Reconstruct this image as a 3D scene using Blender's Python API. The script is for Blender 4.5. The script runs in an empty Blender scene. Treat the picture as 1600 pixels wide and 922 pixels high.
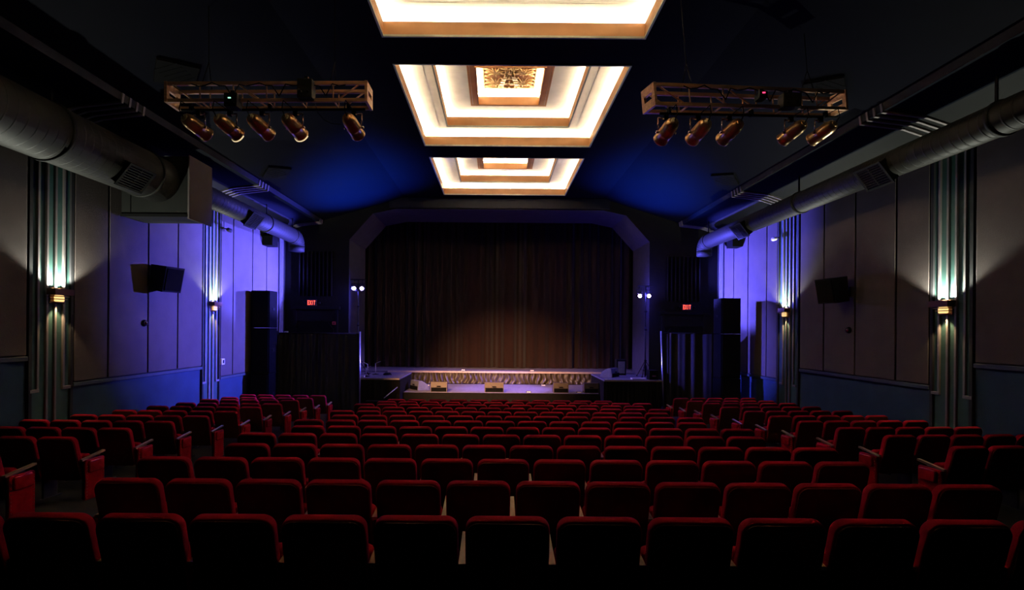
import bpy, bmesh, math, random
from mathutils import Vector, Matrix, Euler
random.seed(7)
C = bpy.context.scene.collection
sc = bpy.context.scene
PI = math.pi
E = 2.92            # eye height above the flat floor in front of the stage
F = 760.0           # focal length in pixels of the 1600x922 frame
TH = 0.0079         # slight roll of the camera

# ------------------------------------------------------------------ camera, world, exposure, big lights
cam_d = bpy.data.cameras.new('camera'); cam = bpy.data.objects.new('camera', cam_d); C.objects.link(cam)
cam_d.lens = F / 1600 * 36; cam_d.sensor_width = 36
cam_d.shift_x = (800 - 776) / 1600; cam_d.shift_y = (515 - 461) / 1600
cam_d.clip_start = 0.05; cam_d.clip_end = 100
cam.matrix_world = Matrix.Translation((0, 0, E)) @ Matrix.Rotation(PI / 2, 4, 'X') @ Matrix.Rotation(TH, 4, 'Z')
sc.camera = cam
w = bpy.data.worlds.new('world'); sc.world = w; w.use_nodes = True
w.node_tree.nodes['Background'].inputs[0].default_value = (0.0, 0.0, 0.0, 1)
w.node_tree.nodes['Background'].inputs[1].default_value = 0.0
sc.view_settings.view_transform = 'Standard'; sc.view_settings.look = 'None'
sc.view_settings.gamma = 1; sc.view_settings.exposure = 0.0; sc.view_settings.use_curve_mapping = False
sc.cycles.max_bounces = 8
sc.cycles.diffuse_bounces = 5
sc.cycles.sample_clamp_indirect = 3.0
sc.cycles.caustics_reflective = False
sc.cycles.caustics_refractive = False
LED_STRIP = 105.0     # radiance of the cove strips and added fill strips in the ceiling coffers
PAR_BLUE = 6500      # watts of the violet wash lamps on the two tripods
PAR_COL = (0.11, 0.10, 1.0)
SCONCE_UP = 480
SCONCE_DOWN = 38
TRUSS_SPOT = 27000

def PX(x, y, D):
    """the world point that stands D metres down the hall behind image point x, y"""
    xt = (x - 776) + TH * (y - 515); yt = (y - 515) - TH * (x - 776)
    return Vector((xt * D / F, D, E - yt * D / F))

# ------------------------------------------------------------------ materials
def mat(name, col, rough=0.6, metal=0.0, noise=0.0, scale=8.0, bump=0.0, bscale=60.0, spec=0.5, sheen=0.0, emit=None, estr=0.0, coat=0.0, stretch=None):
    m = bpy.data.materials.new(name); m.use_nodes = True
    nt = m.node_tree; b = nt.nodes['Principled BSDF']
    b.inputs['Base Color'].default_value = (*col, 1); b.inputs['Roughness'].default_value = rough
    b.inputs['Metallic'].default_value = metal; b.inputs['Specular IOR Level'].default_value = spec
    if sheen: b.inputs['Sheen Weight'].default_value = sheen
    if coat: b.inputs['Coat Weight'].default_value = coat
    if emit: b.inputs['Emission Color'].default_value = (*emit, 1); b.inputs['Emission Strength'].default_value = estr
    tc = nt.nodes.new('ShaderNodeTexCoord')
    src = tc.outputs['Object']
    if stretch:
        mp = nt.nodes.new('ShaderNodeMapping'); mp.inputs['Scale'].default_value = stretch
        nt.links.new(src, mp.inputs[0]); src = mp.outputs[0]
    if noise:
        n = nt.nodes.new('ShaderNodeTexNoise'); n.inputs['Scale'].default_value = scale; n.inputs['Detail'].default_value = 5
        nt.links.new(src, n.inputs['Vector'])
        r = nt.nodes.new('ShaderNodeValToRGB')
        r.color_ramp.elements[0].position = 0.3; r.color_ramp.elements[1].position = 0.7
        r.color_ramp.elements[0].color = (*[c * (1 - noise) for c in col], 1)
        r.color_ramp.elements[1].color = (*[min(1, c * (1 + noise)) for c in col], 1)
        nt.links.new(n.outputs['Fac'], r.inputs[0]); nt.links.new(r.outputs[0], b.inputs['Base Color'])
    if bump:
        n2 = nt.nodes.new('ShaderNodeTexNoise'); n2.inputs['Scale'].default_value = bscale; n2.inputs['Detail'].default_value = 4
        nt.links.new(src, n2.inputs['Vector'])
        bp = nt.nodes.new('ShaderNodeBump'); bp.inputs['Strength'].default_value = bump; bp.inputs['Distance'].default_value = 0.01
        nt.links.new(n2.outputs['Fac'], bp.inputs['Height']); nt.links.new(bp.outputs[0], b.inputs['Normal'])
    return m

def spiral(m, scale, strength=0.5):
    """ridges of spiral-wound duct along local Y"""
    nt = m.node_tree; b = nt.nodes['Principled BSDF']
    tc = nt.nodes.new('ShaderNodeTexCoord'); wv = nt.nodes.new('ShaderNodeTexWave')
    wv.wave_type = 'BANDS'; wv.bands_direction = 'Y'; wv.inputs['Scale'].default_value = scale
    nt.links.new(tc.outputs['Object'], wv.inputs[0])
    cr = nt.nodes.new('ShaderNodeValToRGB'); cr.color_ramp.elements[0].position = 0.9; cr.color_ramp.elements[1].position = 1.0
    nt.links.new(wv.outputs['Fac'], cr.inputs[0])
    bp = nt.nodes.new('ShaderNodeBump'); bp.inputs['Strength'].default_value = strength; bp.inputs['Distance'].default_value = 0.02
    nt.links.new(cr.outputs[0], bp.inputs['Height']); nt.links.new(bp.outputs[0], b.inputs['Normal'])

M = {}
M['carpet'] = mat('carpet', (0.005, 0.0042, 0.0042), 0.95, noise=0.4, scale=30, bump=0.4, bscale=200)
M['velvet'] = mat('red_velvet', (0.45, 0.0045, 0.028), 0.8, noise=0.15, scale=9, bump=0.2, bscale=260, spec=0.12)
M['backcloth'] = mat('seat_back_cloth', (0.085, 0.019, 0.010), 0.8, noise=0.15, scale=14, bump=0.2, bscale=240, spec=0.2)
M['leather'] = mat('red_leatherette', (0.58, 0.010, 0.020), 0.22, noise=0.2, scale=12, bump=0.35, bscale=28, spec=0.5)
M['seatmetal'] = mat('seat_iron', (0.03, 0.025, 0.025), 0.5, metal=0.4, noise=0.2)
M['armwood'] = mat('arm_wood', (0.50, 0.33, 0.19), 0.35, noise=0.25, scale=20, stretch=(1, 0.15, 1), coat=0.3)
M['stud'] = mat('brass_stud', (0.6, 0.35, 0.25), 0.3, metal=0.9)
M['panel'] = mat('acoustic_panel_cloth', (0.078, 0.064, 0.060), 0.9, noise=0.08, scale=3, bump=0.35, bscale=90, spec=0.15)
M['gap'] = mat('panel_gap_black', (0.006, 0.006, 0.008), 0.9, noise=0.2)
M['dado'] = mat('teal_wall_paint', (0.014, 0.036, 0.066), 0.75, noise=0.14, scale=2.5, bump=0.2, bscale=30, spec=0.25)
M['rail'] = mat('teal_rail_paint', (0.022, 0.038, 0.045), 0.6, noise=0.1)
M['pilaster'] = mat('pilaster_teal_paint', (0.028, 0.070, 0.062), 0.6, noise=0.08, spec=0.3)
M['molding'] = mat('silver_molding_paint', (0.19, 0.17, 0.165), 0.45, noise=0.06, spec=0.4)
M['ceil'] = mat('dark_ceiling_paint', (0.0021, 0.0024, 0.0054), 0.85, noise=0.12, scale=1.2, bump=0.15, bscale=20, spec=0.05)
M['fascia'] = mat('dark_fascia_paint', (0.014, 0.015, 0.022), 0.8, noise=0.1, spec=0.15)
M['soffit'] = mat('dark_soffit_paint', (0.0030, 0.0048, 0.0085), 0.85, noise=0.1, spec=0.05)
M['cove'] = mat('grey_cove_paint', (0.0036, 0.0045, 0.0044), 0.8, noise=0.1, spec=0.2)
M['black'] = mat('matt_black', (0.002, 0.002, 0.002), 0.9, noise=0.2, spec=0.08)
M['blackplastic'] = mat('black_plastic', (0.0035, 0.0035, 0.004), 0.7, noise=0.2, spec=0.15)
M['pros'] = mat('proscenium_paint', (0.005, 0.005, 0.0042), 0.85, noise=0.15, scale=2, bump=0.2, bscale=15, spec=0.15)
M['reveal'] = mat('proscenium_reveal_plaster', (0.055, 0.05, 0.07), 0.85, noise=0.12, scale=4, bump=0.5, bscale=18, spec=0.2)
M['curtain'] = mat('stage_curtain_velour', (0.0125, 0.0042, 0.0028), 0.9, noise=0.15, scale=5, spec=0.15, sheen=0.1)
M['drape'] = mat('black_pipe_drape', (0.008, 0.0075, 0.010), 0.85, noise=0.2, spec=0.2, sheen=0.05)
M['skirt'] = mat('satin_stage_skirt', (0.036, 0.025, 0.012), 0.45, noise=0.2, scale=6, spec=0.5)
M['blackskirt'] = mat('black_stage_skirt', (0.005, 0.004, 0.0035), 0.9, noise=0.2, spec=0.1)
M['deck'] = mat('grey_stage_deck', (0.12, 0.11, 0.145), 0.6, noise=0.25, scale=14, bump=0.3, bscale=40)
M['decktrim'] = mat('deck_edge_trim', (0.35, 0.27, 0.20), 0.5, noise=0.15)
M['duct'] = mat('painted_duct_steel', (0.0075, 0.0073, 0.0056), 0.6, spec=0.2, noise=0.12, scale=3); spiral(M['duct'], 1.9)
M['ductplain'] = mat('painted_sheet_steel', (0.007, 0.0075, 0.0065), 0.7, spec=0.15, noise=0.12, scale=3)
M['stackblack'] = mat('stack_black_cabinet', (0.0012, 0.0012, 0.0013), 0.9, noise=0.2, spec=0.03)
M['grille'] = mat('register_dark', (0.003, 0.003, 0.003), 0.8, spec=0.1, noise=0.2)
M['truss'] = mat('truss_metal', (0.60, 0.36, 0.20), 0.4, metal=0.3, noise=0.3, scale=6, stretch=(0.5, 4, 4))
M['parcan'] = mat('bronze_par_can', (0.78, 0.52, 0.27), 0.28, metal=0.85, noise=0.2, scale=5)
M['chrome'] = mat('polished_arm', (0.75, 0.62, 0.50), 0.2, metal=1.0, noise=0.05)
M['ceramic'] = mat('cream_ceramic_cap', (0.95, 0.85, 0.52), 0.35, noise=0.15, scale=30)
M['steel'] = mat('galvanised_pole', (0.75, 0.75, 0.80), 0.3, metal=0.9, noise=0.1)
M['lip'] = mat('gold_coffer_paint', (0.54, 0.285, 0.125), 0.5, noise=0.10, scale=2.5, bump=0.3, bscale=6, spec=0.4)
M['tray'] = mat('cream_coffer_plaster', (0.95, 0.92, 0.82), 0.7, noise=0.05, scale=4, spec=0.2)
M['tan'] = mat('tan_coffer_plaster', (0.55, 0.26, 0.11), 0.6, noise=0.12, scale=4, spec=0.3)
M['edge'] = mat('green_grey_coffer_edge', (0.50, 0.55, 0.44), 0.6, noise=0.1)
M['gold'] = mat('gilded_plaster', (0.90, 0.60, 0.26), 0.4, metal=0.0, noise=0.15, scale=12)
M['strip'] = mat('warm_light_strip', (1, 1, 1), 0.5, emit=(1.0, 0.80, 0.55), estr=LED_STRIP)
M['brass'] = mat('sconce_brass', (0.60, 0.34, 0.12), 0.3, metal=0.9, noise=0.1)
M['darkbrass'] = mat('sconce_dark_bronze', (0.10, 0.045, 0.02), 0.4, metal=0.7, noise=0.1)
M['glow'] = mat('sconce_amber_glass', (0.9, 0.7, 0.4), 0.4, emit=(1.0, 0.62, 0.22), estr=1.4)
M['lamp'] = mat('par_lens_violet', (0.8, 0.8, 1), 0.3, emit=(0.62, 0.45, 1.0), estr=45)
M['warmlens'] = mat('warm_lamp_lens', (1, .9, .7), 0.3, emit=(1.0, .8, .5), estr=6)
M['rimleak'] = mat('painted_lamp_leak', (1, .85, .6), 0.3, emit=(1.0, .78, .45), estr=.9)  # emission standing in for lamp light that leaks onto the rim
M['exit_face'] = mat('exit_sign_face', (0.03, 0.005, 0.005), 0.5, noise=0.1)
M['exit_red'] = mat('exit_sign_letters', (1, 0.1, 0.05), 0.5, emit=(1.0, 0.10, 0.05), estr=2.2)
M['red_led'] = mat('red_indicator', (1, 0.05, 0.1), 0.5, emit=(1.0, 0.03, 0.12), estr=3.0)
M['green_led'] = mat('green_indicator', (0.5, 1, 0.8), 0.5, emit=(0.4, 0.9, 0.7), estr=1.2)
M['white'] = mat('white_plastic', (0.7, 0.68, 0.66), 0.4, noise=0.05)
M['wedgetan'] = mat('monitor_cabinet', (0.055, 0.036, 0.020), 0.6, noise=0.25, scale=20)
M['bluecab'] = mat('grey_cabinet', (0.10, 0.10, 0.12), 0.5, noise=0.2, scale=10)
M['mirror'] = mat('small_lens_glass', (0.6, 0.5, 0.5), 0.12, metal=1.0, noise=0.05)
M['redplastic'] = mat('red_alarm_plastic', (0.45, 0.03, 0.02), 0.4, noise=0.1)

# ------------------------------------------------------------------ mesh building
class MB:
    def __init__(s): s.bm = bmesh.new()
    def _add(s, fn, T, mi=0, smooth=False):
        b = bmesh.new(); fn(b); b.transform(T)
        for f in b.faces: f.material_index = mi; f.smooth = smooth
        me = bpy.data.meshes.new('tmp'); b.to_mesh(me); b.free(); s.bm.from_mesh(me); bpy.data.meshes.remove(me)
    def box(s, c, d, rot=(0, 0, 0), bev=0.0, mi=0, taper=None, seg=2):
        def fn(b):
            bmesh.ops.create_cube(b, size=1)
            for v in b.verts:
                v.co = Vector((v.co.x * d[0], v.co.y * d[1], v.co.z * d[2]))
                if taper and v.co.z < 0: v.co.x *= taper[0]; v.co.y *= taper[1]
            if bev: bmesh.ops.bevel(b, geom=b.edges[:], offset=bev, segments=seg, affect='EDGES', profile=0.5)
        s._add(fn, Matrix.Translation(c) @ Euler(rot).to_matrix().to_4x4(), mi); return s
    def b2(s, lo, hi, bev=0.0, mi=0):
        lo = Vector(lo); hi = Vector(hi); return s.box((lo + hi) / 2, [abs(q) for q in (hi - lo)], bev=bev, mi=mi)
    def cyl(s, a, b_, r, r2=None, seg=20, mi=0, caps=True, smooth=True):
        a = Vector(a); b_ = Vector(b_); L = (b_ - a).length
        q = (b_ - a).to_track_quat('Z', 'Y').to_matrix().to_4x4()
        def fn(b): bmesh.ops.create_cone(b, cap_ends=caps, cap_tris=False, segments=seg, radius1=r, radius2=r if r2 is None else r2, depth=L)
        s._add(fn, Matrix.Translation((a + b_) / 2) @ q, mi, smooth); return s
    def lathe(s, prof, a, axis, seg=24, mi=0):
        """prof: list of (radius, distance along the axis)"""
        q = Vector(axis).to_track_quat('Z', 'Y').to_matrix().to_4x4()
        def fn(b):
            rings = []
            for r, h in prof:
                rings.append([b.verts.new((r * math.cos(2 * PI * i / seg), r * math.sin(2 * PI * i / seg), h)) for i in range(seg)])
            for k in range(len(rings) - 1):
                for i in range(seg):
                    j = (i + 1) % seg
                    b.faces.new((rings[k][i], rings[k][j], rings[k + 1][j], rings[k + 1][i]))
            if prof[0][0] > 1e-4: b.faces.new(rings[0][::-1])
            if prof[-1][0] > 1e-4: b.faces.new(rings[-1])
            bmesh.ops.remove_doubles(b, verts=b.verts[:], dist=1e-5)
        s._add(fn, Matrix.Translation(a) @ q, mi, True); return s
    def tube(s, pts, r, seg=8, mi=0):
        pts = [Vector(p) for p in pts]
        for p, q in zip(pts[:-1], pts[1:]):
            if (q - p).length > 1e-5: s.cyl(p, q, r, seg=seg, mi=mi)
        return s
    def prism(s, poly, depth, T=None, mi=0, bev=0.0, seg=2):
        """poly in local XZ, extruded along local +Y by depth"""
        def fn(b):
            vs = [b.verts.new((x, 0, z)) for x, z in poly]
            f = b.faces.new(vs)
            r = bmesh.ops.extrude_face_region(b, geom=[f])
            bmesh.ops.translate(b, verts=[v for v in r['geom'] if isinstance(v, bmesh.types.BMVert)], vec=(0, depth, 0))
            bmesh.ops.recalc_face_normals(b, faces=b.faces[:])
            if bev:
                es = [e for e in b.edges if len(e.link_faces) == 2 and (len(e.link_faces[0].verts) > 4 or len(e.link_faces[1].verts) > 4)]
                bmesh.ops.bevel(b, geom=es, offset=bev, segments=seg, affect='EDGES', profile=0.5)
        s._add(fn, T or Matrix.Identity(4), mi); return s
    def quad(s, pts, mi=0):
        f = s.bm.faces.new([s.bm.verts.new(p) for p in pts]); f.material_index = mi; return s
    def build(s, name, mats, parent=None, smooth=None):
        bmesh.ops.recalc_face_normals(s.bm, faces=s.bm.faces[:])
        me = bpy.data.meshes.new(name); s.bm.to_mesh(me); s.bm.free()
        for m in (mats if isinstance(mats, (list, tuple)) else [mats]): me.materials.append(m)
        if smooth is not None:
            for p in me.polygons: p.use_smooth = smooth
        o = bpy.data.objects.new(name, me); C.objects.link(o)
        if parent: o.parent = parent
        return o

def tag(o, label=None, cat=None, group=None, kind=None):
    if label: o['label'] = label
    if cat: o['category'] = cat
    if group: o['group'] = group
    if kind: o['kind'] = kind
    return o
def empty(name, loc=(0, 0, 0), rz=0.0):
    o = bpy.data.objects.new(name, None); C.objects.link(o); o.location = loc; o.rotation_euler = (0, 0, rz); o.empty_display_size = 0.1
    return o
def struct(o): o['kind'] = 'structure'; return o
def copy_tree(o, parent=None):
    c = o.copy(); C.objects.link(c); c.parent = parent
    for ch in list(o.children): copy_tree(ch, c)
    return c
def rrect(w, h, r, n=5, rb=None):
    """rounded rectangle outline, base at z=0; r: top corners, rb: bottom corners"""
    rb = r if rb is None else rb; pts = []
    for cx, cz, a0, q in ((w / 2 - r, h - r, 0, r), (-w / 2 + r, h - r, PI / 2, r), (-w / 2 + rb, rb, PI, rb), (w / 2 - rb, rb, 1.5 * PI, rb)):
        if q < 1e-4: pts.append((cx, cz)); continue
        for i in range(n + 1):
            a = a0 + (PI / 2) * i / n; pts.append((cx + q * math.cos(a), cz + q * math.sin(a)))
    return pts

# ------------------------------------------------------------------ floor levels
TAB = [(-6, 0.50), (0, 0.925), (2.86, 1.125), (3.77, 1.195), (4.68, 1.265), (5.59, 1.345), (6.5, 1.418), (7.41, 1.497), (8.32, 1.575), (9.23, 1.65),
       (10.14, 1.72), (11.0, 1.78), (11.85, 1.84), (12.5, 1.875), (13.1, 1.905), (14.0, 1.98), (15.2, 2.05), (24.5, 2.05)]
def drop(y):
    for (a, b), (c, d) in zip(TAB[:-1], TAB[1:]):
        if a <= y <= c: return b + (d - b) * (y - a) / (c - a)
    return TAB[-1][1]
def fz(y): return E - drop(y) - 0.87

XL, XR, YF, YB = -8.3, 8.62, 18.9, -5.0
fl = MB()
for (a, _), (b_, _) in zip(TAB[:-1], TAB[1:]):
    fl.quad([(XL - .4, a, fz(a)), (XR + .4, a, fz(a)), (XR + .4, b_, fz(b_)), (XL - .4, b_, fz(b_))])
bmesh.ops.remove_doubles(fl.bm, verts=fl.bm.verts[:], dist=1e-4)
struct(fl.build('floor', M['carpet']))

# ------------------------------------------------------------------ side walls
def sidewall(name, X, s, secs, pil):
    """s: +1 inner side lies towards +x.  secs: (y0, y1, seams, bottom)  pil: (y0, y1, foot)"""
    wb = MB(); wb.b2((X - s * 0.35, YB, -0.4), (X, YF + .1, E + 3.95))
    wall = struct(wb.build(name, M['dado']))
    for y0, y1, seams, bot in secs:
        ys = [y0] + seams + [y1]
        z0 = E - bot; z1 = E + 3.72
        MB().b2((X, y0, z0 - .02), (X + s * .012, y1, z1)).build('panel_backing', M['gap'], wall)
        for a, b_ in zip(ys[:-1], ys[1:]):
            MB().b2((X + s * .012, a + .022, z0), (X + s * .06, b_ - .022, z1), bev=.012).build('acoustic_panel', M['panel'], wall)
        MB().b2((X, y0, z0 - .10), (X + s * .075, y1, z0 - .02), bev=.01).build('chair_rail', M['rail'], wall)
    return wall
LSEC = [(YB + .05, 2.2, [-2.6, -.2], 0.15), (2.25, 8.55, [3.8, 5.4, 7.0], .52), (9.47, 13.62, [10.32, 11.5, 12.57], 1.08), (14.52, 18.35, [15.2, 16.4, 17.4], 1.46)]
RSEC = [(YB + .05, 2.2, [-2.6, -.2], 0.15), (2.25, 8.72, [3.8, 5.4, 7.1], .52), (9.62, 13.75, [10.44, 11.63, 12.74], 1.02), (14.85, 18.35, [15.45, 16.6, 17.6], 1.42)]
wl = sidewall('wall_left', XL, 1, LSEC, None)
wr = sidewall('wall_right', XR, -1, RSEC, None)

# ceiling section heights above the eye
FL0, FL1 = -3.6, 4.1
prof_l = [(FL0, 5.11), (-6.76, 4.20), (-6.78, 4.06), (-7.55, 3.97), (-8.3, 3.72)]
prof_r = [(FL1, 5.11), (7.02, 4.20), (7.04, 4.06), (7.85, 3.97), (8.62, 3.72)]
coff = [(4.55, 8.48), (9.38, 13.52), (14.45, 18.42)]
CX0, CX1 = -2.02, 2.54
cb = MB()
def strip_(x0, x1, y0, y1, z=E + 5.11, mi=0):
    cb.quad([(x0, y0, z), (x1, y0, z), (x1, y1, z), (x0, y1, z)], mi)
strip_(FL0, CX0, YB, YF); strip_(CX1, FL1, YB, YF)
ys = [YB] + [v for c in coff for v in c] + [YF]
for k in range(0, len(ys), 2): strip_(CX0, CX1, ys[k], ys[k + 1])
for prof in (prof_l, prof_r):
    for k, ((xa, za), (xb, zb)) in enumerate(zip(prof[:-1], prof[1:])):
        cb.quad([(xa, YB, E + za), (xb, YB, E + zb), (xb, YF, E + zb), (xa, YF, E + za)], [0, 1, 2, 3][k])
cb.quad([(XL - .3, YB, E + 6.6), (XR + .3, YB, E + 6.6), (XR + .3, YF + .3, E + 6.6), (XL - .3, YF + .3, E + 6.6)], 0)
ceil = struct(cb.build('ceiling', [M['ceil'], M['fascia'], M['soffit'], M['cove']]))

# pilaster mouldings that climb the wall, cross the cove and soffit and end on the fascia
def pilaster(idx, X, s, y0, y1, foot, offs, prof):
    b = MB(); b.b2((X, y0, 0), (X + s * .02, y1, E + 3.72))
    p = struct(b.build('trim_%d' % idx, M['pilaster']))
    MB().b2((X, y0 - .05, .0 if True else 0), (X + s * .06, y0 + .01, E + 3.72)).build('pilaster_edge', M['gap'], p)
    MB().b2((X, y1 - .01, 0), (X + s * .06, y1 + .05, E + 3.72)).build('pilaster_edge', M['gap'], p)
    mid = (y0 + y1) / 2
    for k, o in enumerate(offs):
        y = mid + o; m = MB()
        outer = k in (0, len(offs) - 1)
        zb = E - foot if outer else fz(y) + .0
        m.b2((X + s * .02, y - .022, zb), (X + s * .058, y + .022, E + 3.74), bev=.006)
        if outer:
            d = -1 if k == 0 else 1
            m.b2((X + s * .02, y - .022 if d > 0 else y - .15, zb - .04), (X + s * .062, y + .15 if d > 0 else y + .022, zb + .02), bev=.006)
        # over cove, soffit and fascia
        pts = [(x, z) for x, z in prof[1:]]
        for (xa, za), (xb, zb2) in zip(pts[:-1], pts[1:]):
            a = Vector((xa, y, E + za - .02)); c = Vector((xb, y, E + zb2 - .02)); L = (c - a).length
            ang = math.atan2(c.z - a.z, c.x - a.x)
            m.box((a + c) / 2, (L + .03, .045, .04), rot=(0, -ang, 0))
        m.build('stripe_molding', M['molding'], p)
    return p
OF = (-.27, -.095, .075, .25)
pilaster(1, XL, 1, 8.62, 9.42, 1.16, OF, prof_l)
pilaster(2, XL, 1, 13.68, 14.46, 1.56, OF, prof_l)
pilaster(3, XR, -1, 8.80, 9.56, 1.16, OF, prof_r)
pilaster(4, XR, -1, 13.86, 14.80, 1.54, OF, prof_r)
pilaster(5, XL, 1, 18.42, 18.85, 1.56, (-.12, .0, .12), prof_l)
pilaster(6, XR, -1, 18.42, 18.85, 1.56, (-.12, .0, .12), prof_r)

# back wall of the hall behind the photographer
bw = MB(); bw.b2((XL - .3, YB - .3, -.4), (XR + .3, YB, E + 6.6)); struct(bw.build('wall_back', M['dado']))

# ------------------------------------------------------------------ proscenium wall with its opening
OPL, OPR, OPT, SH = -5.75, 5.92, 4.66, 3.45     # opening edges, top and shoulder height above the eye
CHL, CHR = -4.85, 5.0
outline = [(OPL, -2.92), (OPL, SH), (CHL, 4.47), (CHL + .9, OPT), (CHR - .9, OPT), (CHR, 4.47), (OPR, SH), (OPR, -2.92)]
pw = MB()
def pq(pts, y=YF): pw.quad([(x, y, E + z) for x, z in pts])
top = 6.6
pq([(XL - .3, -3.3), (OPL, -3.3), (OPL, SH), (XL - .3, SH)]); pq([(OPR, -3.3), (XR + .3, -3.3), (XR + .3, SH), (OPR, SH)])
pq([(XL - .3, SH), (OPL, SH), (CHL, 4.47), (CHL, top), (XL - .3, top)]); pq([(CHL, 4.47), (CHL + .9, OPT), (CHL + .9, top), (CHL, top)])
pq([(CHL + .9, OPT), (CHR - .9, OPT), (CHR - .9, top), (CHL + .9, top)]); pq([(CHR - .9, OPT), (CHR, 4.47), (CHR, top), (CHR - .9, top)])
pq([(CHR, 4.47), (OPR, SH), (XR + .3, SH), (XR + .3, top), (CHR, top)])
wf = struct(pw.build('wall_front', M['pros']))
rv = MB(); DEP = 2.3
for (xa, za), (xb, zb) in zip(outline[:-1], outline[1:]):
    rv.quad([(xa, YF, E + za), (xb, YF, E + zb), (xb, YF + DEP, E + zb), (xa, YF + DEP, E + za)], 0)
# dark margin of the stage house behind the reveal
for pts in ([(-9, -3), (OPL, -3), (OPL, 6.6), (-9, 6.6)], [(OPR, -3), (9.3, -3), (9.3, 6.6), (OPR, 6.6)], [(OPL, OPT), (OPR, OPT), (OPR, 6.6), (OPL, 6.6)]):
    rv.quad([(x, YF + DEP + .01, E + z) for x, z in pts], 1)
rv.build('proscenium_reveal', [M['reveal'], M['black']], wf)
# raised beam across the head of the opening
hb = MB(); hb.prism([(-4.2, 4.70), (4.35, 4.70), (4.35, 5.09), (-4.2, 5.09)], .06, Matrix.Translation((0, YF - .07, E)))
hb.build('head_band', M['fascia'], wf)
bk = MB(); bk.b2((-9, 24.4, -.3), (9.3, 24.6, E + 6.6)); struct(bk.build('wall_stage', M['black']))

def side_door(idx, xc, ztop):
    """black arched doorway under a moulded lintel and a slatted organ grille"""
    b = MB()
    b.b2((xc - .62, YF - .035, 0), (xc + .62, YF - .01, ztop - .30))
    b.prism([(-.70, ztop - .52), (.70, ztop - .52), (.72, ztop - .30), (.50, ztop - .02), (-.50, ztop - .02), (-.72, ztop - .30)], .10, Matrix.Translation((xc, YF - .12, 0)))
    d = struct(b.build('door_%d' % idx, M['black']))
    f = MB()
    f.b2((xc - .86, YF - .07, 0), (xc - .74, YF - .001, ztop + .50)); f.b2((xc + .74, YF - .07, 0), (xc + .86, YF - .001, ztop + .50))
    f.b2((xc - .95, YF - .11, ztop + .48), (xc + .95, YF - .001, ztop + .60), bev=.01); f.b2((xc - .74, YF - .04, ztop + .02), (xc + .74, YF - .001, ztop + .44))
    f.build('door_surround', M['pros'], d)
    g = MB(); z0 = ztop + 1.0; z1 = ztop + 2.72
    g.b2((xc - .70, YF - .02, z0), (xc + .62, YF - .001, z1), mi=0)
    for k in range(9):
        x = xc - .66 + k * .155
        g.b2((x, YF - .09, z0), (x + .045, YF - .02, z1), bev=.006, mi=1)
    g.build('organ_grille', [M['black'], M['pros']], d)
    return d
side_door(1, -7.02, E + .30 - .05); side_door(2, 7.25, E + .15)

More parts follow.
